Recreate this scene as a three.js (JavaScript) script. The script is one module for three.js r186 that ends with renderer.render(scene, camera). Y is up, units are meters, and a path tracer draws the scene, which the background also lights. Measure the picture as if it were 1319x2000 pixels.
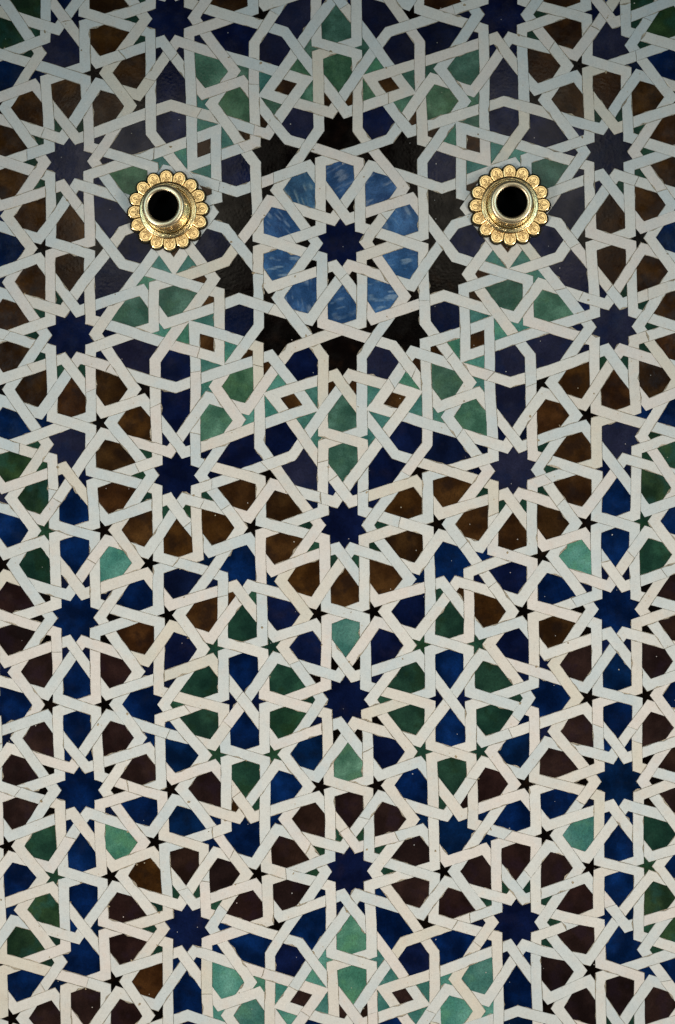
import * as THREE from 'three';
import { RectAreaLightUniformsLib } from 'three/addons/lights/RectAreaLightUniformsLib.js';
import { mergeGeometries } from 'three/addons/utils/BufferGeometryUtils.js';

// ───────── camera, light, exposure ─────────
const PX = 0.0005;                       // one photograph pixel is half a millimetre of wall
const rad = a => a * Math.PI / 180;
const scene = new THREE.Scene();
scene.background = new THREE.Color(0x000000);
const camera = new THREE.PerspectiveCamera(36.87, 1319 / 2000, 0.05, 20);
camera.position.set(0, 0, 1.5);
camera.rotation.z = THREE.MathUtils.degToRad(-0.94);
const renderer = new THREE.WebGLRenderer();
renderer.toneMapping = THREE.LinearToneMapping;
renderer.toneMappingExposure = 1.04;
renderer.shadowMap.enabled = true;

RectAreaLightUniformsLib.init();
function panel(x, y, z, w, h, colour, power) {            // an added unseen area light: cool at the sides, warm for the brass
  const l = new THREE.RectAreaLight(colour, power, w, h);
  l.position.set(x, y, z); l.lookAt(0, y * 0.5, 0); l.name = 'added_panel'; scene.add(l);
}
function addedSpot(x, y, z, colour, power) {          // an added unseen spot, warm and soft-edged, one each side, aimed below the middle
  const l = new THREE.SpotLight(colour, power, 0, rad(15.9), 0.8, 2);
  l.position.set(x, y, z); l.target.position.set(0, -0.235, 0); scene.add(l.target); l.target.name = 'added_spot_aim';
  l.castShadow = true; l.shadow.radius = 14; l.name = 'added_spot'; scene.add(l);
}
for (const s of [1, -1]) {
  addedSpot(1.9 * s, -0.9, 2.1, new THREE.Color(1.0, 0.92, 0.84), 14.0);
  panel(0.95 * s, 0.42, 1.6, 0.26, 0.74, new THREE.Color(0.58, 0.92, 1.12), 5.5);
  panel(0.37 * s, 0.66, 1.62, 0.36, 0.4, new THREE.Color(1.0, 0.92, 0.76), 2.0);  // added behind the camera to brighten the brass by reflection
}


// ───────── helpers ─────────
let seed = 20240611;
const rnd = () => { seed = (seed + 0x6D2B79F5) | 0; let t = Math.imul(seed ^ (seed >>> 15), 1 | seed); t = (t + Math.imul(t ^ (t >>> 7), 61 | t)) ^ t; return ((t ^ (t >>> 14)) >>> 0) / 4294967296; };
const rr = (a, b) => a + (b - a) * rnd();
const U = a => [Math.cos(rad(a)), Math.sin(rad(a))];
const PHI = (1 + Math.sqrt(5)) / 2;

// ───────── the ten-fold strapwork, laid out in pixels of the wall (y down, origin at the star under the centre) ─────────
const L = 340, d = L / 8.908130915, D2 = PHI ** 3, HALF = 10.5;
const segs = [];                         // [x0, y0, x1, y1]
const seeds = [];                        // [x, y, colour, kind, rank]
let out = [];                            // segments of the piece being described
const put = (p, q) => out.push([p[0], p[1], q[0], q[1]]);
const on = (c, n, o, t) => { const u = U(n), v = U(n + 90); return [c[0] + d * (u[0] * o + v[0] * t), c[1] + d * (u[1] * o + v[1] * t)]; };
const at = (c, a, r) => { const u = U(a); return [c[0] + d * r * u[0], c[1] + d * r * u[1]]; };
const T2 = 0.72654, T3 = 1.37638, T4 = 3.07768, T5 = 4.12873, TN = 0.32492;
function petal(c, f, cap = true) {
  for (const s of [1, -1]) {
    put(on(c, f - s * 54, 1, s * T3), on(c, f - s * 54, 1, s * T4));
    put(on(c, f - s * 90, 1, s * T4), on(c, f - s * 90, 1, s * T5));
    if (cap) put(on(c, f - s * 18, D2, s * TN), on(c, f - s * 18, D2, s * T3));
  }
}
function rosette(c, noCap = []) {
  for (let k = 0; k < 10; k++) {
    for (const s of [1, -1]) put(on(c, 36 * k, 1, s * T2), on(c, 36 * k, 1, s * T3));
    const f = 18 + 36 * k;
    petal(c, f, !noCap.some(a => Math.abs(((a - f) % 360 + 540) % 360 - 180) < 1));
  }
}
function cutRosette(c, o) {              // the partial ones: four petals fan out towards o
  for (const a of [-54, -18, 18, 54]) petal(c, o + a);
  for (const a of [-18, 18, 54]) { put(on(c, o + a - 54, 1, T2), on(c, o + a - 54, 1, T3)); put(on(c, o - a + 54, 1, -T2), on(c, o - a + 54, 1, -T3)); }
  for (const s of [1, -1]) {
    put(on(c, o - s * 108, 1, -s * TN), on(c, o - s * 108, 1, s * T3));
    put(on(c, o - s * 108, 1, -s * TN), at(c, o + 180, 1.23607));
  }
}
function crossing(c, o) {                // two petals tip to tip, either side of the axis o
  const P = (x, y) => { const u = U(o), v = U(o + 90); return [c[0] + d * (u[0] * x + v[0] * y), c[1] + d * (u[1] * x + v[1] * y)]; };
  for (const s of [1, -1]) {
    for (const t of [1, -1]) { put(P(0, s * 2.75276), P(t, s * 2.42787)); put(P(t, s * 2.42787), P(t, s * T3)); put(P(t, s * T3), P(0, 0)); }
  }
}
const bridges = [];
function meet(n1, o1, n2, o2) { const a = U(n1), b = U(n2), q = a[0] * b[1] - a[1] * b[0]; return [(o1 * b[1] - o2 * a[1]) / q, (a[0] * o2 - b[0] * o1) / q]; }
const A = [0, -PHI * L];
function ring() {                        // the belt round the blue rosette: eighteen degrees of it, turned and mirrored
  const F4 = D2, F6 = D2 + 2, F7 = 2 * D2 - 1, F9 = 2 * D2 + 1, R = [0, 1], G = o => [36, o], Y = o => [108, o], C = o => [144, o], Bl = o => [72, o];
  const X = (p, q) => meet(...p, ...q), N = X(Y(F6), G(F4));
  const list = [
    [[0, F4 / Math.cos(rad(18))], X(Y(F4), C(1))], [X(R, G(F4)), X(R, Bl(F9))], [N, X(Y(F6), G(F6))], [[-N[0], N[1]], X(C(F4), Y(F9))],
    [[0, F9 / Math.cos(rad(18))], X(R, Bl(F9))], [X(Y(F6), G(F7)), X(G(F7), Y(F9))], [X(C(F4), Y(F9)), X(Y(F9), [0, D2])], [X(Y(F6), G(F6)), X(Y(F6), G(F7))]];
  const br = [X(G(F6), Y(F7)), X(R, C(F4))];
  const spin = (p, k, m) => { let [x, y] = p; if (m) x = -x; const c = Math.cos(rad(36 * k)), s = Math.sin(rad(36 * k)); return [A[0] + d * (c * x - s * y), A[1] + d * (s * x + c * y)]; };
  for (let k = 0; k < 10; k++) for (const m of [0, 1]) {
    for (const [p, q] of list) put(spin(p, k, m), spin(q, k, m));
    bridges.push([...spin(br[0], k, m), ...spin(br[1], k, m)]);
    for (const [x, y, col, kind] of [[0, 5.8, 'K', 'pointed_star_tile'], [0, 8.7, 'G', 'petal_tile'], [1.984, 6.105, 'N', 'hexagon_tile'], [2.617, 8.055, 'B', 'rhombus_tile'],
      [3.217, 9.9, 'N', 'hexagon_tile'], [1.484, 7.67, 'T', 'triangle_tile'], [1.92, 8.95, 'T', 'triangle_tile'], [0.64, 7.32, 'B', 'kite_tile']]) seeds.push([...spin([x, y], k, m), col, kind, 1]);
  }
}
const seedAt = (c, a, r, col, kind, rank = 2) => { const p = at(c, a, r); seeds.push([p[0], p[1], col, kind, rank]); };
const STAR = 'star_tile', KITE = 'kite_tile', PETAL = 'petal_tile', FIVE = 'five_point_star_tile', CUT = 'cut_star_tile';
const dirs = { star: 0, kite: 1.95, petal: 3.2, five: 4.683 };
function paint(c, star, petals, kites, fives, rank = 2, from = 0) {   // petals listed from 18 degrees on, kites and five-pointed stars from 0 on, every 36
  if (star) seedAt(c, 0, 0, star, STAR, rank);
  for (let k = 0; k < 10; k++) {
    if (petals[k] && petals[k] !== '.') seedAt(c, from + 18 + 36 * k, 3.2, petals[k], PETAL, rank);
    const cut = s => s !== s.toUpperCase();              // small letters: stars cut short by a strap
    if (kites[k] && kites[k] !== '.') seedAt(c, from + 36 * k, 1.95, kites[k].toUpperCase(), cut(kites[k]) ? CUT : KITE, rank);
    if (fives[k] && fives[k] !== '.') seedAt(c, from + 36 * k, 4.683, fives[k].toUpperCase(), cut(fives[k]) ? CUT : FIVE, rank);
  }
}
const at2 = (x, y) => [x * L, y * L];
const c18 = Math.cos(rad(18)), c54 = Math.cos(rad(54)), XG = c18 + c54;
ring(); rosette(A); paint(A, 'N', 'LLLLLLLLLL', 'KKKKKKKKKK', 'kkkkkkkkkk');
for (let k = 0; k < 10; k++) {
  const th = 90 + 36 * k, c = at(A, th, PHI * L / d);
  rosette(c, [th + 144, th - 144]);
  paint(c, 'N', 'BBBBFGFBBB', 'EEEENNNNEE', 'KKKKkttkKK', 2, th - 18);
}
// the same towards the sides: turned lists start at th - 18, so petals run th, th+36 ... and kites th - 18, th + 18 ...
function half() {
  const D = at2(0, 1), Gc = at2(XG, 0.5), Q1 = at2(2 * 0.29389, 0.19098), Q2 = at2(2 * c54, 1), Qp = at2(XG, -0.5);
  rosette(D); paint(D, 'N', 'ENGNEENTNE', 'EKKKNEKKKN', 'nEKKEnEKKE', 3);
  rosette(Gc); paint(Gc, 'U', 'DDUDBUTUED', 'KKNNKKNNNK', 'KKKKKKKKEK', 3);
  cutRosette(Q1, 72); paint(Q1, 'U', 'NBEN......', 'uNBEu.....', '.KEE......', 4);
  cutRosette(Q2, 180); paint(Q2, 'U', '...UEEN...', '...nNENn..', '....EnE...', 4);
  cutRosette(Qp, 36); paint(Qp, 'P', 'OOU......U', 'EENn.....u', 'KPE.......', 4);
  crossing(at2(2 * 0.29389, 1), 0);
  for (const y of [0.7, 1.3]) seeds.push([0.58779 * L, (1 + (y - 1) * 0.62) * L, 'U', PETAL, 4]);
  // beyond the frame's sides the net goes on
  rosette(at2(2.4899, 0.19098)); rosette(at2(2.4899, -0.80902));
  for (const y of [1, -PHI]) { cutRosette(at2(1.9021, y), 0); paint(at2(1.9021, y), 'U', 'EN......NE', 'ENn.....nN', 'NK.......K', 4); crossing(at2(2.4899, y), 0); }
  const X2 = at(Qp, 36, 0.58779 * L / d); crossing(X2, 36);
  for (const s of [1, -1]) seedAt(X2, 36 + 90 * s, 1.7, 'U', PETAL, 4);
}
const whole = out; out = [];
const seedsWhole = seeds.splice(0); half();
const halfSegs = out, seedsHalf = seeds.splice(0);
const YA = -PHI * L, YD = L;
for (const fy of [y => y, y => 2 * YA - y, y => 2 * YD - y]) {
  for (const [a, b, c, e] of whole) segs.push([a, fy(b), c, fy(e)]);
  for (const s of seedsWhole) seeds.push([s[0], fy(s[1]), ...s.slice(2)]);
  for (const sx of [1, -1]) {
    for (const [a, b, c, e] of halfSegs) segs.push([sx * a, fy(b), sx * c, fy(e)]);
    for (const s of seedsHalf) seeds.push([sx * s[0], fy(s[1]), ...s.slice(2)]);
  }
}
const bridgeAll = [];
for (const fy of [y => y, y => 2 * YD - y]) for (const b of bridges) bridgeAll.push([b[0], fy(b[1]), b[2], fy(b[3])]);

// ── plan: merge overlapping runs on each line, cut at crossings ──
const BX = 2.32 * L, BY0 = -3.5 * L, BY1 = 3.32 * L;
const lines = new Map();
function addRun(x0, y0, x1, y1, tag) {
  const ang = ((Math.atan2(y1 - y0, x1 - x0) * 180 / Math.PI) % 180 + 180) % 180;
  let k = Math.round((ang - 18) / 36) % 5; if (k < 0) k += 5;
  const v = U(18 + 36 * k), n = [-v[1], v[0]];
  const o = x0 * n[0] + y0 * n[1];
  let key = tag + k + ':' + Math.round(o * 2), key2 = [key, tag + k + ':' + (Math.round(o * 2) + 1), tag + k + ':' + (Math.round(o * 2) - 1)].find(q => lines.has(q)) || key;
  if (!lines.has(key2)) lines.set(key2, { k, o, v, n, runs: [], bridge: tag === 'b' });
  const t0 = x0 * v[0] + y0 * v[1], t1 = x1 * v[0] + y1 * v[1];
  lines.get(key2).runs.push([Math.min(t0, t1), Math.max(t0, t1)]);
}
const inBox = (x, y) => Math.abs(x) < BX && y > BY0 && y < BY1;
for (const s of segs) if (inBox(s[0], s[1]) || inBox(s[2], s[3])) addRun(...s, 's');
const runs = [];
for (const ln of lines.values()) {
  ln.runs.sort((a, b) => a[0] - b[0]);
  let cur = null;
  for (const r of ln.runs) { if (cur && r[0] < cur[1] + 0.6) cur[1] = Math.max(cur[1], r[1]); else { cur = [...r]; runs.push({ ln, t: cur, cuts: [] }); } }
}
const verts = [];
const grid = new Map();
function vid(x, y) {
  const gx = Math.round(x / 4), gy = Math.round(y / 4);
  for (let i = -1; i < 2; i++) for (let j = -1; j < 2; j++) for (const v of grid.get((gx + i) + ',' + (gy + j)) || []) if (Math.hypot(verts[v].x - x, verts[v].y - y) < 1.5) return v;
  verts.push({ x, y, e: [] });
  const key = gx + ',' + gy; if (!grid.has(key)) grid.set(key, []); grid.get(key).push(verts.length - 1);
  return verts.length - 1;
}
const P = (r, t) => [r.ln.n[0] * r.ln.o + r.ln.v[0] * t, r.ln.n[1] * r.ln.o + r.ln.v[1] * t];
for (const r of runs) r.cuts.push(r.t[0], r.t[1]);
for (let i = 0; i < runs.length; i++) for (let j = i + 1; j < runs.length; j++) {
  const a = runs[i], b = runs[j]; if (a.ln.k === b.ln.k) continue;
  const q = a.ln.n[0] * b.ln.n[1] - a.ln.n[1] * b.ln.n[0];
  const x = (a.ln.o * b.ln.n[1] - b.ln.o * a.ln.n[1]) / q, y = (a.ln.n[0] * b.ln.o - b.ln.n[0] * a.ln.o) / q;
  const ta = x * a.ln.v[0] + y * a.ln.v[1], tb = x * b.ln.v[0] + y * b.ln.v[1];
  if (ta > a.t[0] - 1 && ta < a.t[1] + 1 && tb > b.t[0] - 1 && tb < b.t[1] + 1) { a.cuts.push(ta); b.cuts.push(tb); }
}
const edges = [];
function addEdge(u, v, bridge) {
  if (u === v || verts[u].e.some(e => edges[e].u + edges[e].v - u === v)) return;
  edges.push({ u, v, bridge }); verts[u].e.push(edges.length - 1); verts[v].e.push(edges.length - 1);
}
for (const r of runs) {
  r.cuts.sort((a, b) => a - b);
  let prev = null;
  for (const t of r.cuts) { const v = vid(...P(r, t)); if (prev !== null) addEdge(prev, v, false); prev = v; }
}
for (const b of bridgeAll) if (inBox(b[0], b[1])) addEdge(vid(b[0], b[1]), vid(b[2], b[3]), true);
// ── faces ──
const dirOf = (e, from) => { const E = edges[e], to = E.u === from ? E.v : E.u; return Math.atan2(verts[to].y - verts[from].y, verts[to].x - verts[from].x); };
for (let i = 0; i < verts.length; i++) verts[i].e.sort((a, b) => dirOf(a, i) - dirOf(b, i));
const faces = [];
const seen = new Set();
for (let e = 0; e < edges.length; e++) for (const start of [edges[e].u, edges[e].v]) {
  if (seen.has(e + '_' + start)) continue;
  const loop = [], used = [];
  let ce = e, from = start, guard = 0;
  while (!seen.has(ce + '_' + from) && guard++ < 400) {
    seen.add(ce + '_' + from); loop.push(from); used.push(ce);
    const to = edges[ce].u === from ? edges[ce].v : edges[ce].u, es = verts[to].e;
    ce = es[(es.indexOf(ce) + es.length - 1) % es.length]; from = to;
  }
  let area = 0; for (let i = 0; i < loop.length; i++) { const p = verts[loop[i]], q = verts[loop[(i + 1) % loop.length]]; area += p.x * q.y - q.x * p.y; }
  area /= 2;
  if (area > 20 && area < 30000 && loop.length < 40) faces.push({ loop, used, area });
}
// ── over and under: every strand passes over one crossing and under the next ──
const realEdges = i => verts[i].e.filter(e => !edges[e].bridge);
const over = new Int8Array(verts.length).fill(-1);      // 0: the pair (0,2) is on top, 1: the pair (1,3)
const otherEnd = (e, v) => edges[e].u === v ? edges[e].v : edges[e].u;
function follow(e, v) {                                  // along edge e from v, round bends, to the next crossing
  const path = [v]; let guard = 0;
  for (;;) {
    const w = otherEnd(e, v); path.push(w);
    const es = realEdges(w);
    if (es.length !== 2 || guard++ > 30) return { path, e, end: w, crossing: es.length === 4 };
    e = es[0] === e ? es[1] : es[0]; v = w;
  }
}
const isOver = (v, e) => { const es = realEdges(v); return over[v] === (es.indexOf(e) % 2); };
{
  let first = -1, best = 1e9;
  verts.forEach((v, i) => { const q = Math.hypot(v.x - 0.58779 * L, v.y - L); if (q < best && realEdges(i).length === 4) { best = q; first = i; } });
  const es = realEdges(first), down = es.findIndex(e => { const a = dirOf(e, first) * 180 / Math.PI; return Math.abs(a - 54) < 5; });
  over[first] = down % 2;
  const todo = [first];
  while (todo.length) {
    const v = todo.pop(), ev = realEdges(v);
    ev.forEach((e, i) => {
      const f = follow(e, v); if (!f.crossing || over[f.end] >= 0) return;
      const j = realEdges(f.end).indexOf(f.e);
      const top = over[v] === (i % 2);
      over[f.end] = top ? 1 - (j % 2) : j % 2; todo.push(f.end);
    });
  }
}
// ── the wall as it was laid: small drifts of the setting-out, by hand ──
const DRIFT = [[0,-1.618,2.4,-1.9],[0,0,-2.6,-.8],[0,1,-2.2,.8],[0,2,-.8,-4.7],[-.951,-.309,-3.1,3.1],[.951,-.309,6.3,2.7],[-1.539,-1.118,-5.9,-.8],[1.539,-1.118,8.7,1.9],[-1.539,-2.118,-2.9,2.7],[1.539,-2.118,4.8,-.1],[-.951,-2.927,-1.5,.4],[.951,-2.927,.9,5],[-1.539,.5,-5,1.9],[1.539,.5,4.6,3.1],[-1.539,1.5,-2.6,-1],[1.539,1.5,3,-1.8],[-.951,2.309,3.2,-5.2],[.951,2.309,-1.8,-4.5],[.588,.191,2.1,2.5],[-.588,.191,-2.5,2.9],[1.176,1,2.4,4.4],[-1.176,1,-6.9,4.2],[.588,1.809,2.1,-.4],[-.588,1.809,-2.6,-2.9],[1.539,-.5,10.2,4.1],[-1.539,-.5,-7.4,3.8],[-1.539,2.5,3.3,-7.5],[1.539,2.5,-1.6,-14.3],[1.539,-2.736,2.7,2.3],[-1.539,-2.736,-7.4,.1]];
const ROLL = rad(-0.9408), cR = Math.cos(ROLL), sR = Math.sin(ROLL), SC = 1.001447, T0 = [673.638, 1025.776];
const unroll = (x, y) => [cR * x + sR * y, -sR * x + cR * y];
const W0 = unroll(659.5 - T0[0], 1000 - T0[1]);
const fromPhoto = (px, py) => { const w = unroll(px - T0[0], py - T0[1]); return [(w[0] - W0[0]) * PX, -(w[1] - W0[1]) * PX]; };
function laid(x, y) {
  let sx = 0, sy = 0, sw = 1e-9;
  for (const [u, v, rx, ry] of DRIFT) { const q = (x - u * L) ** 2 + (y - v * L) ** 2, w = 1 / (q + 3600) ** 2; sx += w * rx; sy += w * ry; sw += w; }
  const r = unroll(sx / sw, sy / sw);
  const wx = 0.9 * Math.sin(x / 37 + y / 71 + 1) + 0.7 * Math.sin(y / 29 - x / 53), wy = 0.9 * Math.sin(y / 41 - x / 67 + 2) + 0.7 * Math.sin(x / 31 + y / 59);
  return [(x * SC + r[0] + wx - W0[0]) * PX, -(y * SC + r[1] + wy - W0[1]) * PX];
}

// ───────── procedural glazes ─────────
const perm = new Uint8Array(512); for (let i = 0; i < 256; i++) perm[i] = i;
for (let i = 255; i > 0; i--) { const j = Math.floor(rnd() * (i + 1)); const t = perm[i]; perm[i] = perm[j]; perm[j] = t; } for (let i = 0; i < 256; i++) perm[i + 256] = perm[i];
function vnoise(x, y, per) {                              // tiling value noise
  const xi = Math.floor(x), yi = Math.floor(y), fx = x - xi, fy = y - yi, s = t => t * t * (3 - 2 * t);
  const h = (i, j) => perm[perm[((i % per) + per) % per] + ((j % per) + per) % per] / 255;
  const u = s(fx), v = s(fy);
  return (h(xi, yi) * (1 - u) + h(xi + 1, yi) * u) * (1 - v) + (h(xi, yi + 1) * (1 - u) + h(xi + 1, yi + 1) * u) * v;
}
const TS = 512, SPAN = 256 * PX;                          // a texture covers 256 photograph pixels of wall
const fbm = (x, y, f, o) => { let a = 0, q = 0, w = 1; for (let i = 0; i < o; i++) { a += w * vnoise(x * f + 17 * i, y * f + 5 * i, f); q += w; w *= 0.55; f *= 2; } return a / q; };
function texture(fn, srgb = true) {
  const data = new Uint8Array(TS * TS * 4);
  for (let j = 0; j < TS; j++) for (let i = 0; i < TS; i++) {
    const c = fn(i / TS, j / TS, i, j), k = (j * TS + i) * 4;
    data[k] = Math.max(0, Math.min(255, c[0])); data[k + 1] = Math.max(0, Math.min(255, c[1])); data[k + 2] = Math.max(0, Math.min(255, c[2])); data[k + 3] = 255;
  }
  const t = new THREE.DataTexture(data, TS, TS); t.wrapS = t.wrapT = THREE.RepeatWrapping; t.magFilter = THREE.LinearFilter; t.minFilter = THREE.LinearMipmapLinearFilter; t.generateMipmaps = true;
  if (srgb) t.colorSpace = THREE.SRGBColorSpace; t.needsUpdate = true; return t;
}
function specks(n, r0, r1) {                              // pinholes in a glaze
  const m = new Float32Array(TS * TS);
  for (let q = 0; q < n; q++) { const x = rnd() * TS, y = rnd() * TS, r = rr(r0, r1);
    for (let j = -5; j < 6; j++) for (let i = -5; i < 6; i++) { const v = Math.max(0, Math.min(1, r + 0.5 - Math.hypot(i, j))); const k = (((y + j) | 0) + TS) % TS * TS + (((x + i) | 0) + TS) % TS; m[k] = Math.max(m[k], v); } }
  return m;
}
const mix = (a, b, t) => [a[0] + (b[0] - a[0]) * t, a[1] + (b[1] - a[1]) * t, a[2] + (b[2] - a[2]) * t];
const clamp01 = t => Math.max(0, Math.min(1, t));
function glaze(lo, hi, alt, altAmount, holes = 7, reflectionPaint = 0) {
  const m = specks(holes, 1.2, 2.6), pits = specks(90, 0.3, 0.9);
  return texture((u, v, i, j) => {
    const cloud = fbm(u, v, 7, 5), fine = vnoise(u * 170, v * 170, 170), a = clamp01((fbm(u + 0.37, v + 0.11, 9, 4) - 0.5) * 5 + altAmount);
    let c = mix(lo, hi, clamp01((cloud - 0.3) * 2.2)); c = mix(c, alt, a * 0.75);
    if (reflectionPaint) { const s = clamp01((fbm(u, v, 11, 3) * vnoise(u * 60, v * 12, 12) - 0.28) * 5); c = mix(c, [176, 188, 196], s * reflectionPaint); }  // pale streaks: reflections painted into the glaze colour
    const g = 0.88 + 0.24 * fine; c = [c[0] * g, c[1] * g, c[2] * g];
    c = mix(c, [c[0] * 0.45, c[1] * 0.45, c[2] * 0.45], pits[j * TS + i] * 0.8);
    return mix(c, [205, 200, 188], m[j * TS + i]);
  });
}
const relief = texture((u, v) => { const q = 255 * (0.65 * fbm(u, v, 9, 4) + 0.35 * vnoise(u * 64, v * 64, 64)); return [q, q, q]; }, false);
const sheen = texture((u, v) => { const q = 255 * clamp01(0.55 + 0.9 * (fbm(u, v, 13, 4) - 0.5)); return [q, q, q]; }, false);
const palette = {
  N: glaze([11, 19, 46], [20, 33, 72], [28, 30, 54], -0.35), U: glaze([4, 23, 54], [12, 45, 97], [12, 28, 58], -0.45), P: glaze([32, 34, 54], [44, 46, 68], [26, 34, 62], 0.1),
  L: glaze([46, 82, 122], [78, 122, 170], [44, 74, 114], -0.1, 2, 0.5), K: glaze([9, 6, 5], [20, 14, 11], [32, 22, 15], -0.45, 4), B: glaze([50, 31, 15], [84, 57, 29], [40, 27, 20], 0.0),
  D: glaze([34, 23, 21], [54, 38, 34], [42, 30, 36], -0.1), G: glaze([60, 98, 80], [108, 150, 126], [78, 116, 88], -0.05), T: glaze([66, 122, 110], [106, 160, 144], [88, 144, 116], -0.1),
  E: glaze([28, 56, 45], [48, 86, 66], [34, 58, 38], -0.05), O: glaze([32, 54, 36], [62, 88, 56], [42, 80, 70], 0.1)
};
const whiteMaps = [0, 1].map(q => {
  const pits = specks(260, 0.4, 1.3), stain = specks(10, 1, 3);
  return texture((u, v, i, j) => {
    const a = fbm(u + q * 0.31, v, 6, 5), b = fbm(u, v + 0.4 + q * 0.2, 22, 3), f = vnoise(u * 150, v * 150, 150);
    let c = mix([241, 240, 235], [233, 237, 236], clamp01((a - 0.35) * 3)); c = mix(c, [242, 234, 227], clamp01((b - 0.55) * 3) * 0.6);
    const g = 0.955 + 0.06 * f; c = [c[0] * g, c[1] * g, c[2] * g];
    c = mix(c, [158, 148, 132], pits[j * TS + i] * 0.45); return mix(c, [190, 168, 138], stain[j * TS + i] * 0.5);
  });
});
const mats = {};
function material(code, i) {
  const key = code + i; if (mats[key]) return mats[key];
  const m = new THREE.MeshPhysicalMaterial({ bumpMap: relief, roughnessMap: sheen, metalness: 0 });
  if (code === 'W') {
    m.map = whiteMaps[i % 2]; m.roughness = 0.62; m.bumpScale = 0.00012;
    m.color.set(['#f6f3ed', '#eaeeed', '#f6efe9', '#eff0ed', '#f3ede4', '#e7ecec', '#f2f1ec', '#f1eadc'][i % 8]);
  } else {
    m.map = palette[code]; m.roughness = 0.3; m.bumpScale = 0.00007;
    m.color.set(['#ffffff', '#e2e2ea', '#f2eedd', '#cfd4dc', '#ece2e6', '#ffffff'][i % 6]);
    m.specularIntensity = 0.3;
  }
  m.name = (code === 'W' ? 'white_glaze' : 'coloured_glaze'); return (mats[key] = m);
}

// ───────── cutting and laying a piece ─────────
const cross = (a, b) => a[0] * b[1] - a[1] * b[0];
function lineHit(p, u, q, v) { const k = cross(u, v); if (Math.abs(k) < 1e-6) return [...q]; const t = cross([q[0] - p[0], q[1] - p[1]], v) / k; return [p[0] + u[0] * t, p[1] + u[1] * t]; }
const areaOf = p => { let a = 0; for (let i = 0; i < p.length; i++) { const q = p[(i + 1) % p.length]; a += p[i][0] * q[1] - q[0] * p[i][1]; } return a / 2; };
function inset(poly, dist) {                              // poly has positive area; dist per edge (edge i runs from i to i + 1)
  const n = poly.length, lin = poly.map((p, i) => { const q = poly[(i + 1) % n], l = Math.hypot(q[0] - p[0], q[1] - p[1]), u = [(q[0] - p[0]) / l, (q[1] - p[1]) / l]; return { p: [p[0] - u[1] * dist[i], p[1] + u[0] * dist[i]], u }; });
  let convex = true;
  for (let i = 0; i < n; i++) if (cross(lin[i].u, lin[(i + 1) % n].u) < -1e-3) convex = false;
  if (convex) {
    let r = poly.map(p => [...p]);
    for (const { p, u } of lin) {
      const s = [];
      for (let i = 0; i < r.length; i++) {
        const a = r[i], b = r[(i + 1) % r.length], da = cross(u, [a[0] - p[0], a[1] - p[1]]), db = cross(u, [b[0] - p[0], b[1] - p[1]]);
        if (da >= 0) s.push(a);
        if ((da < 0) !== (db < 0)) { const t = da / (da - db); s.push([a[0] + (b[0] - a[0]) * t, a[1] + (b[1] - a[1]) * t]); }
      }
      r = s; if (r.length < 3) return null;
    }
    return r;
  }
  const r = lin.map((l, i) => { const k = lin[(i + n - 1) % n]; return lineHit(k.p, k.u, l.p, l.u); });
  for (let i = 0; i < n; i++) { const a = r[i], b = r[(i + 1) % n]; if ((b[0] - a[0]) * lin[i].u[0] + (b[1] - a[1]) * lin[i].u[1] < -0.5) return { bad: true, r }; }
  return r;
}
function chipped(poly, step, rough) {                     // nibbled edges of hand-cut tile
  const o = [];
  for (let i = 0; i < poly.length; i++) {
    const p = poly[i], q = poly[(i + 1) % poly.length], l = Math.hypot(q[0] - p[0], q[1] - p[1]); if (l < 0.4) continue;
    const n = Math.max(1, Math.round(l / step)), u = [(q[0] - p[0]) / l, (q[1] - p[1]) / l];
    o.push([p[0] + rr(-rough, rough) * 0.8, p[1] + rr(-rough, rough) * 0.8]);
    for (let k = 1; k < n; k++) { const t = (k + rr(-0.3, 0.3)) / n, c = rnd() < 0.025 ? rr(1.4, 3.4) : rnd() < 0.07 ? rr(0.6, 1.5) * rough * 1.6 : rr(-0.5, 0.7) * rough * 0.8; o.push([p[0] + (q[0] - p[0]) * t - u[1] * c, p[1] + (q[1] - p[1]) * t + u[0] * c]); }
  }
  return o;
}
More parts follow.
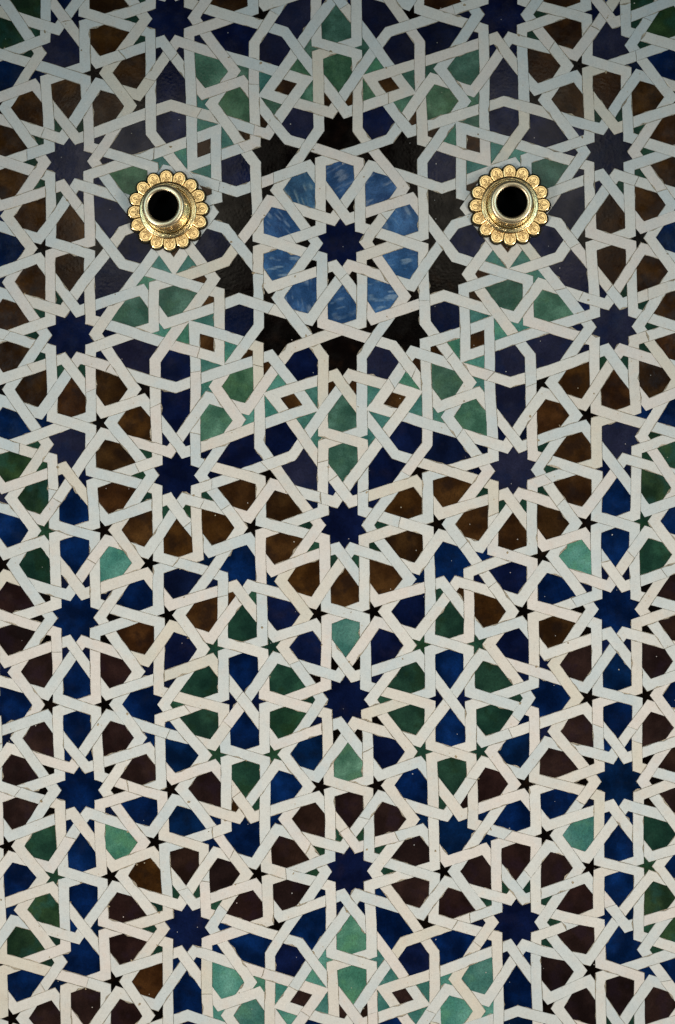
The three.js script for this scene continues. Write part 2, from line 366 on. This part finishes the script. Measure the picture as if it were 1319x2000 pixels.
function tileGeometry(poly, top, edge) {                  // outline in plan pixels -> a thin slab with a softened rim, uv in metres
  const n = poly.length, inner = [], c = [0, 0];
  for (const p of poly) { c[0] += p[0] / n; c[1] += p[1] / n; }
  for (let i = 0; i < n; i++) {
    const a = poly[(i + n - 1) % n], b = poly[i], e = poly[(i + 1) % n];
    const l1 = Math.hypot(b[0] - a[0], b[1] - a[1]) || 1, l2 = Math.hypot(e[0] - b[0], e[1] - b[1]) || 1;
    let nx = -((b[1] - a[1]) / l1 + (e[1] - b[1]) / l2), ny = ((b[0] - a[0]) / l1 + (e[0] - b[0]) / l2); const nl = Math.hypot(nx, ny) || 1;
    inner.push([b[0] + nx / nl * edge, b[1] + ny / nl * edge]);
  }
  const tx = rr(-1, 1) * 0.006, ty = rr(-1, 1) * 0.006, ou = rnd(), ov = rnd(), turn = rnd() * 6.283, ct = Math.cos(turn), st = Math.sin(turn);
  const pos = [], uv = [], idx = [];
  const add = (p, z) => { const w = laid(p[0], p[1]); pos.push(w[0], w[1], (z + (p[0] - c[0]) * tx + (p[1] - c[1]) * ty) * PX); uv.push(ou + (ct * w[0] - st * w[1]) / SPAN, ov + (st * w[0] + ct * w[1]) / SPAN); };
  for (const p of poly) add(p, -3.2);
  for (const p of poly) add(p, top - edge * 0.8);
  for (const p of inner) add(p, top);
  for (let r = 0; r < 2; r++) for (let i = 0; i < n; i++) { const j = (i + 1) % n, a = r * n + i, b = r * n + j, e = a + n, f = b + n; idx.push(a, b, e, b, f, e); }
  for (const f of THREE.ShapeUtils.triangulateShape(inner.map(p => new THREE.Vector2(p[0], p[1])), [])) idx.push(2 * n + f[0], 2 * n + f[2], 2 * n + f[1]);
  const ix = []; for (let i = 0; i < idx.length; i += 3) ix.push(idx[i], idx[i + 1], idx[i + 2]);
  let g = new THREE.BufferGeometry();
  g.setAttribute('position', new THREE.Float32BufferAttribute(pos, 3)); g.setAttribute('uv', new THREE.Float32BufferAttribute(uv, 2)); g.setIndex(ix);
  g = g.toNonIndexed(); g.computeVertexNormals();
  return g;
}
// ───────── the wall ─────────
const wall = new THREE.Group(); wall.name = 'mosaic_wall'; scene.add(wall);
wall.userData = { label: 'cut-tile mosaic wall of interlaced white straps round blue, brown and green stars', category: 'wall', kind: 'structure' };
const counts = {};
function lay(name, geometry, m, label, parent = wall) {
  const k = counts[name] = (counts[name] || 0) + 1, o = new THREE.Mesh(geometry, m);
  o.name = k === 1 ? name : name + '_' + String(k - 1).padStart(3, '0'); o.castShadow = o.receiveShadow = true;
  if (label) o.userData.label = label;
  parent.add(o); return o;
}
// mortar bed
{
  const bed = new THREE.PlaneGeometry(0.8, 1.16, 1, 1); const u = bed.attributes.uv; for (let i = 0; i < u.count; i++) u.setXY(i, u.getX(i) * 6.3, u.getY(i) * 9.1);
  const mortarMap = texture((x, y) => { const a = fbm(x, y, 12, 5), f = vnoise(x * 200, y * 200, 200); const g = 0.75 + 0.5 * f; return mix([136, 126, 108], [196, 184, 162], a).map(q => q * g); });
  const m = new THREE.MeshStandardMaterial({ map: mortarMap, roughness: 0.95, bumpMap: relief, bumpScale: 0.0004 }); m.name = 'mortar';
  const b = lay('mortar_bed', bed, m); b.position.set(0, 0, -1.4 * PX);
}
const KX = 1.0 / PX / 2 - 4, KYlo = BY0, frameOf = (x, y) => { const w = laid(x, y); return [w[0] / PX, w[1] / PX]; };
const keep = (x, y) => { const [a, b] = frameOf(x, y); return Math.abs(a) < 755 && Math.abs(b) < 1095; };
const inView = (x, y) => { const [a, b] = frameOf(x, y); return Math.abs(a) < 690 && Math.abs(b) < 1030; };
// coloured tiles
const inside = (p, poly) => { let r = false; for (let i = 0, j = poly.length - 1; i < poly.length; j = i++) if ((poly[i][1] > p[1]) !== (poly[j][1] > p[1]) && p[0] < (poly[j][0] - poly[i][0]) * (p[1] - poly[i][1]) / (poly[j][1] - poly[i][1]) + poly[i][0]) r = !r; return r; };
const todo = [], badFaces = [];
for (const f of faces) {
  const poly = f.loop.map(i => [verts[i].x, verts[i].y]);
  let cx = 0, cy = 0; for (const p of poly) { cx += p[0] / poly.length; cy += p[1] / poly.length; }
  if (!keep(cx, cy)) continue;
  let best = null;
  for (const s of seeds) if (Math.abs(s[0] - cx) < 60 && Math.abs(s[1] - cy) < 60 && inside(s, poly) && (!best || s[4] > best[4])) best = s;
  const dist = f.used.map(e => edges[e].bridge ? 0 : HALF + 0.1 + rr(-0.25, 0.3));
  let r = inset(poly, dist);
  if (r && r.bad) { badFaces.push([cx, cy, poly.length]); continue; }
  if (!r || areaOf(r) < 25) { badFaces.push([cx, cy, poly.length, 'none']); continue; }
  let x = 0, y = 0; for (const p of r) { x += p[0] / r.length; y += p[1] / r.length; }
  todo.push({ r, x, y, area: areaOf(r), code: best ? best[2] : 'N', kind: best ? best[3] : poly.length === 4 ? KITE : poly.length === 6 ? PETAL : poly.length === 20 ? STAR : poly.length === 10 ? FIVE : CUT, n: poly.length, found: !!best });
}
const photoOf = (x, y) => { const w = [x * SC, y * SC]; return [T0[0] + cR * w[0] - sR * w[1], T0[1] + sR * w[0] + cR * w[1]]; };

const near = (t, list) => { const [x, y] = photoOf(t.x, t.y); return list.some(([a, b, r = 24]) => Math.hypot(x - a, y - b) < r); };
for (const t of todo) {                                   // batches of glaze: violet and warm brown above, deeper blue and darker brown below
  const y = photoOf(t.x, t.y)[1], low = y > 1430 + rr(-60, 60);
  if (t.code === 'F') { t.code = low ? 'U' : rnd() < 0.55 ? 'N' : 'P'; t.kind = 'shield_tile'; }
  if (t.kind === 'hexagon_tile' && !low && rnd() < 0.3) t.code = 'P';
  if (low && t.code === 'B' && rnd() < 0.9) t.code = 'D';
  if (low && (t.code === 'N' || t.code === 'P') && rnd() < 0.7) t.code = 'U';
  if (y > 1760 && t.code === 'G') t.code = 'T';
  if (y < 240 && t.code === 'T' && rnd() < 0.6) t.code = 'G';
  if (near(t, [[1200, 638], [1002, 918], [135, 316], [1190, 296], [1205, 850]])) t.code = 'P';
  if (near(t, [[345, 929], [137, 653]])) t.code = 'N';
}

const groups = {};
for (const t of todo) {
  const g = tileGeometry(chipped(t.r, 9, t.area > 900 ? 0.5 : 0.35), rr(-0.45, 0.2), 0.6);
  (groups[t.kind] = groups[t.kind] || []).push({ g, t, m: material(t.code, Math.floor(rnd() * 6)) });
}
function layAll(name, list, limit) {
  list.sort((a, b) => (b.seen - a.seen) || b.size - a.size);
  list.slice(0, limit).forEach(q => lay(name, q.g, q.m, q.label));
  const rest = {}; for (const q of list.slice(limit)) (rest[q.m.uuid] = rest[q.m.uuid] || { m: q.m, l: [] }).l.push(q.g);
  const all = list.slice(limit); if (!all.length) return;
  const mlist = [...new Set(all.map(q => q.m))], geos = mlist.map(m => mergeGeometries(all.filter(q => q.m === m).map(q => q.g)));
  const merged = mergeGeometries(geos, true), o = lay(name.replace(/_tile$/, '') + '_tiling', merged, mlist); o.userData.kind = 'stuff';
}
for (const [name, list] of Object.entries(groups)) layAll(name, list.map(q => ({ g: q.g, m: q.m, seen: inView(q.t.x, q.t.y) ? 1 : 0, size: q.t.area, label: null })), 300);
// white straps
const straps = { long_strap_tile: [], elbow_strap_tile: [], long_elbow_strap_tile: [], bent_strap_tile: [], vee_strap_tile: [], short_strap_tile: [], hooked_strap_tile: [] }, doneEdges = new Set();
function overDir(v) { const es = realEdges(v), k = over[v]; const a = dirOf(es[k], v); return [Math.cos(a), Math.sin(a)]; }
function strapFrom(v0, e0) {
  const path = [v0]; let v = v0, e = e0, cut1 = false, crossings = 0;
  for (let guard = 0; guard < 40; guard++) {
    doneEdges.add(e); const w = otherEnd(e, v); path.push(w);
    const es = realEdges(w);
    if (es.length === 4) { if (!isOver(w, e)) { cut1 = true; break; } crossings++; e = es[(es.indexOf(e) + 2) % 4]; }
    else if (es.length === 2) e = es[0] === e ? es[1] : es[0];
    else break;
    v = w; if (w === v0) break;
  }
  return { path, cut1 };
}
function clipHalf(poly, p, nrm) { const o = []; for (let i = 0; i < poly.length; i++) { const a = poly[i], c = poly[(i + 1) % poly.length], da = (a[0] - p[0]) * nrm[0] + (a[1] - p[1]) * nrm[1], dc = (c[0] - p[0]) * nrm[0] + (c[1] - p[1]) * nrm[1]; if (da >= 0) o.push(a); if ((da < 0) !== (dc < 0)) { const t = da / (da - dc); o.push([a[0] + (c[0] - a[0]) * t, a[1] + (c[1] - a[1]) * t]); } } return o; }
function crack(poly, q, u) {                              // here and there a strap was pieced together from two
  let k = -1, best = 62; for (let i = 0; i < u.length; i++) { const l = Math.hypot(q[i + 1][0] - q[i][0], q[i + 1][1] - q[i][1]); if (l > best) { best = l; k = i; } }
  if (k < 0 || u.length > 2 || rnd() > 0.2) return [poly];
  const t = rr(0.3, 0.7), c = [q[k][0] + (q[k + 1][0] - q[k][0]) * t, q[k][1] + (q[k + 1][1] - q[k][1]) * t], sk = rr(-0.5, 0.5), nrm = [u[k][0] * Math.cos(sk) - u[k][1] * Math.sin(sk), u[k][0] * Math.sin(sk) + u[k][1] * Math.cos(sk)], g = rr(0.25, 0.6);
  const a = clipHalf(poly, [c[0] + nrm[0] * g, c[1] + nrm[1] * g], nrm), b = clipHalf(poly, [c[0] - nrm[0] * g, c[1] - nrm[1] * g], [-nrm[0], -nrm[1]]);
  return [a, b].every(r => r.length > 2 && areaOf(r) > 60) ? [a, b] : [poly];
}
function layStrap(path, cut0, cut1) {
  const pts = path.map(i => [verts[i].x, verts[i].y]);
  const mid = pts[Math.floor(pts.length / 2)]; if (!keep(mid[0], mid[1])) return;
  const keepIdx = []; for (let i = 0; i < pts.length; i++) { if (i === 0 || i === pts.length - 1) { keepIdx.push(i); continue; } const a = pts[i - 1], b = pts[i], c = pts[i + 1]; if (Math.abs(cross([b[0] - a[0], b[1] - a[1]], [c[0] - b[0], c[1] - b[1]])) > 5) keepIdx.push(i); }
  const q = keepIdx.map(i => pts[i]), n = q.length, hw = HALF - 0.12 + rr(-0.25, 0.1);
  const u = []; for (let i = 0; i + 1 < n; i++) { const l = Math.hypot(q[i + 1][0] - q[i][0], q[i + 1][1] - q[i][1]); u.push([(q[i + 1][0] - q[i][0]) / l, (q[i + 1][1] - q[i][1]) / l]); }
  const side = s => {
    const hs = hw + rr(-0.4, 0.1), o = [], off = i => [-u[i][1] * hs * s, u[i][0] * hs * s];
    const end = (i, k, cut, vtx, sgn) => {
      const f = off(k), p = [q[i][0] + f[0], q[i][1] + f[1]];
      if (!cut) return p;
      const w = overDir(vtx); let nn = [-w[1], w[0]]; if ((nn[0] * u[k][0] + nn[1] * u[k][1]) * sgn < 0) nn = [-nn[0], -nn[1]];
      const g = HALF + 0.08 + rr(-0.05, 0.55);
      return lineHit(p, u[k], [q[i][0] + nn[0] * g, q[i][1] + nn[1] * g], w);
    };
    o.push(end(0, 0, cut0, path[0], 1));
    for (let i = 1; i + 1 < n; i++) { const a = off(i - 1), b = off(i); o.push(lineHit([q[i][0] + a[0], q[i][1] + a[1]], u[i - 1], [q[i][0] + b[0], q[i][1] + b[1]], u[i])); }
    o.push(end(n - 1, n - 2, cut1, path[path.length - 1], -1));
    return o;
  };
  let poly = [...side(-1), ...side(1).reverse()];
  if (areaOf(poly) < 0) poly.reverse();
  const area = areaOf(poly); if (area < 40) return;
  const la = Math.hypot(q[1][0] - q[0][0], q[1][1] - q[0][1]), lb = n > 2 ? Math.hypot(q[2][0] - q[1][0], q[2][1] - q[1][1]) : 1, arms = Math.min(la, lb) / Math.max(la, lb);
  const turnAt = n > 2 ? Math.acos(Math.max(-1, Math.min(1, u[0][0] * u[1][0] + u[0][1] * u[1][1]))) * 180 / Math.PI : 0;
  const bends = n - 2, name = bends === 0 ? (area > 1900 ? 'long_strap_tile' : 'short_strap_tile') : bends > 1 ? 'hooked_strap_tile' : turnAt < 50 ? 'bent_strap_tile' : turnAt > 90 ? 'vee_strap_tile' : arms > 0.33 ? 'elbow_strap_tile' : 'long_elbow_strap_tile';
  const pieces = crack(poly, q, u); const m = material('W', rnd() < 0.04 ? 7 : Math.floor(rnd() * 7));
  for (const pc of pieces) straps[pieces.length > 1 && pc.length === 4 ? 'short_strap_tile' : name].push({ g: tileGeometry(chipped(pc, 11, 0.6), rr(-0.3, 0.3), 0.55), m: pieces.length > 1 && rnd() < 0.6 ? material('W', rnd() < 0.04 ? 7 : Math.floor(rnd() * 7)) : m, seen: inView(mid[0], mid[1]) ? 1 : 0, size: areaOf(pc), label: null });
}
verts.forEach((v, i) => { const es = realEdges(i); if (es.length === 4 && over[i] >= 0) es.forEach((e, k) => { if (over[i] === k % 2 || doneEdges.has(e)) return; const s = strapFrom(i, e); layStrap(s.path, true, s.cut1); }); });
edges.forEach((E, e) => { if (E.bridge || doneEdges.has(e)) return; for (const v of [E.u, E.v]) if (!doneEdges.has(e) && realEdges(v).length !== 4 && realEdges(v).length !== 2) { const s = strapFrom(v, e); layStrap(s.path, false, s.cut1); } });
for (const [name, list] of Object.entries(straps)) layAll(name, list, 300);
// dabs of mortar pressed out of the joints
{
  const dabs = [], spots = []; verts.forEach((v, i) => { if (realEdges(i).length === 4 && keep(v.x, v.y)) spots.push(v); });
  for (const v of spots) {
    if (rnd() > 0.16) continue;
    const a = rnd() * 6.283, r = HALF * rr(1.0, 1.35), cx = v.x + Math.cos(a) * r, cy = v.y + Math.sin(a) * r, n = 9, s = rr(1.2, 3.4), e = rr(0.35, 1), t = rnd() * 3.14, poly = [];
    for (let k = 0; k < n; k++) { const w = k / n * 6.283, q = s * rr(0.65, 1.25), x = q * Math.cos(w), y = q * e * Math.sin(w); poly.push([cx + x * Math.cos(t) - y * Math.sin(t), cy + x * Math.sin(t) + y * Math.cos(t)]); }
    dabs.push(tileGeometry(poly, 0.55, 0.5));
  }
  const m = wall.children[0].material.clone(); m.color.set('#fff4e2'); m.name = 'mortar_dab';
  lay('mortar_dabs', mergeGeometries(dabs), m).userData.kind = 'stuff';
}

// ───────── brass spouts ─────────
const brass = new THREE.MeshPhysicalMaterial({ color: new THREE.Color(1.0, 0.75, 0.37), metalness: 1, roughness: 0.26, bumpMap: relief, bumpScale: 0.00015 }); brass.name = 'brass';
const polished = new THREE.MeshPhysicalMaterial({ color: new THREE.Color(0.88, 0.84, 0.68), metalness: 1, roughness: 0.26 }); polished.name = 'polished_brass';
const lipBrass = new THREE.MeshPhysicalMaterial({ color: new THREE.Color(1.0, 0.8, 0.5), metalness: 1, roughness: 0.36 }); lipBrass.name = 'lip_brass';
const shadeBlack = new THREE.MeshPhysicalMaterial({ color: new THREE.Color(0.004, 0.004, 0.004), roughness: 1, specularIntensity: 0 }); shadeBlack.name = 'painted_bore_shade';  // deep shade of the hollow pipe, painted as even black
const grooveShade = new THREE.MeshStandardMaterial({ color: new THREE.Color(0.5, 0.28, 0.09), metalness: 0.9, roughness: 0.6 }); grooveShade.name = 'groove_shade_brass';  // groove shadow painted in as darker brass
const gapShade = new THREE.MeshStandardMaterial({ color: new THREE.Color(0.03, 0.024, 0.012), metalness: 0.6, roughness: 0.7 }); gapShade.name = 'gap_shade_brass';  // shadowed casting edge and gaps behind the lobes, painted near-black
function lobeGeometry() {
  const s = new THREE.Shape(); const a = [];
  const half = r => r * 0.1989 + 0.5;
  for (let r = 48; r <= 66; r += 6) a.push([half(r), r]);
  for (let t = 15; t <= 165; t += 15) a.push([13.6 * Math.cos(rad(t)), 66 + 13.0 * Math.sin(rad(t))]);
  for (let r = 66; r >= 48; r -= 6) a.push([-half(r), r]);
  a.forEach((p, i) => s[i ? 'lineTo' : 'moveTo']((p[0] - Math.sign(p[0]) * 1.2) * PX, (p[1] - 0.6) * PX));
  const g = new THREE.ExtrudeGeometry(s, { depth: 3 * PX, bevelEnabled: true, bevelThickness: 2.2 * PX, bevelSize: 1.6 * PX, bevelOffset: -1.2 * PX, bevelSegments: 3, curveSegments: 6 });
  const P3 = g.attributes.position; for (let i = 0; i < P3.count; i++) { const x = P3.getX(i) / PX, y = P3.getY(i) / PX, z = P3.getZ(i); if (z > 2 * PX) P3.setZ(i, z + PX * 0.7 * Math.max(0, 1 - (x / 13) ** 2 - ((y - 65) / 17) ** 2)); }
  g.computeVertexNormals(); return g;
}
function engraving() {
  const parts = [], tube = (pts, r, closed) => parts.push(new THREE.TubeGeometry(new THREE.CatmullRomCurve3(pts.map(p => new THREE.Vector3(p[0] * PX, p[1] * PX, 5.2 * PX)), closed), pts.length * 3, r * PX, 5, closed));
  const rim = []; for (let t = -20; t <= 200; t += 20) rim.push([8.6 * Math.cos(rad(t)), 66 + 8.6 * Math.sin(rad(t))]); tube([[6.6, 53], ...rim, [-6.6, 53]], 0.5, false);
  const leaf = (x, y, a, l, w) => { const p = []; for (let t = 0; t < 360; t += 45) { const u = l * Math.cos(rad(t)), v = w * Math.sin(rad(t)); p.push([x + u * Math.cos(rad(a)) - v * Math.sin(rad(a)), y + u * Math.sin(rad(a)) + v * Math.cos(rad(a))]); } tube(p, 0.6, true); };
  leaf(0, 67, 90, 4.2, 1.5); leaf(4, 61, 52, 3.4, 1.3); leaf(-4, 61, 128, 3.4, 1.3); leaf(2.6, 55.5, 20, 2, 1); leaf(-2.6, 55.5, 160, 2, 1);
  tube([[0, 52], [0, 57], [0, 62]], 0.6, false);
  const all = mergeGeometries(parts.map(p => p.index ? p.toNonIndexed() : p)), P3 = all.attributes.position;
  for (let i = 0; i < P3.count; i++) { const x = P3.getX(i) / PX, y = P3.getY(i) / PX; P3.setZ(i, P3.getZ(i) + PX * (0.7 * Math.max(0, 1 - (x / 13) ** 2 - ((y - 65) / 17) ** 2) - 0.1)); }
  return all;
}
const backing = lobeGeometry(); backing.scale(1.14, 1.035, 0.55);
const lathe = (pts, seg = 64) => { const g = new THREE.LatheGeometry(pts.map(p => new THREE.Vector2(p[0] * PX, p[1] * PX)), seg); g.rotateX(Math.PI / 2); return g; };
const lobe = lobeGeometry(), motif = engraving();
const plate = lathe([[20, 0], [60, 0], [62, 1.2], [62, 3], [56, 4.2], [30, 4.2]]);
const bead = lathe([[45.5, 4], [45.5, 8], [46.3, 11], [48, 11.6], [49.6, 10.6], [51, 10.6], [54.6, 10.2], [56, 8.8], [56.2, 4]]);
const collarShape = lathe([[45, 4], [44.8, 10], [44.2, 16], [43, 24], [41.6, 32], [40.2, 39], [39.4, 43]]);
const lip = lathe([[38.6, 42], [40.4, 42.4], [41.6, 44.4], [41.6, 49], [40.8, 52.4], [38.6, 54.6], [35, 55.3], [31.6, 54.9], [29.6, 53.6], [29, 52.4]]);
const boreShape = lathe([[29.1, 52.6], [28.6, 50], [28.2, 20], [27.4, 6], [0.01, 6]], 40);
function spout(px, py, tiltX, tiltY, spin, label) {
  const g = new THREE.Group(); g.name = numberOf('brass_spout'); const [x, y] = fromPhoto(px, py); g.position.set(x, y, 1.2 * PX); scene.add(g);
  g.userData = { label, category: 'spout', group: 'brass water spouts' };
  const part = (name, geo, m, parent = g) => { const o = new THREE.Mesh(geo, m); o.name = name; o.castShadow = o.receiveShadow = true; parent.add(o); return o; };
  part('flange', plate, brass);
  for (let i = 0; i < 16; i++) { const o = part('lobe', lobe, brass); o.rotation.z = rad(spin + 22.5 * i); o.position.z = 3.4 * PX; const k = part('rim', backing, gapShade, o); k.position.z = -3.2 * PX; part('engraving', motif, grooveShade, o); }
  part('bead', bead, brass);
  const c = part('collar', collarShape, polished); const tilt = o => { o.rotation.x = tiltX; o.rotation.y = tiltY; };
  const l = part('lip', lip, lipBrass), b = part('bore', boreShape, shadeBlack); [c, l, b].forEach(tilt);
}
const usedNames = {}; function numberOf(n) { const k = usedNames[n] = (usedNames[n] || 0) + 1; return k === 1 ? n : n + '_' + String(k - 1).padStart(3, '0'); }
spout(329.3, 412.6, 0, -0.085, 2, 'round scalloped brass spout left of the sky-blue rosette');
spout(995, 402.5, 0.05, -0.02, -0.5, 'round scalloped brass spout right of the sky-blue rosette');

renderer.render(scene, camera);
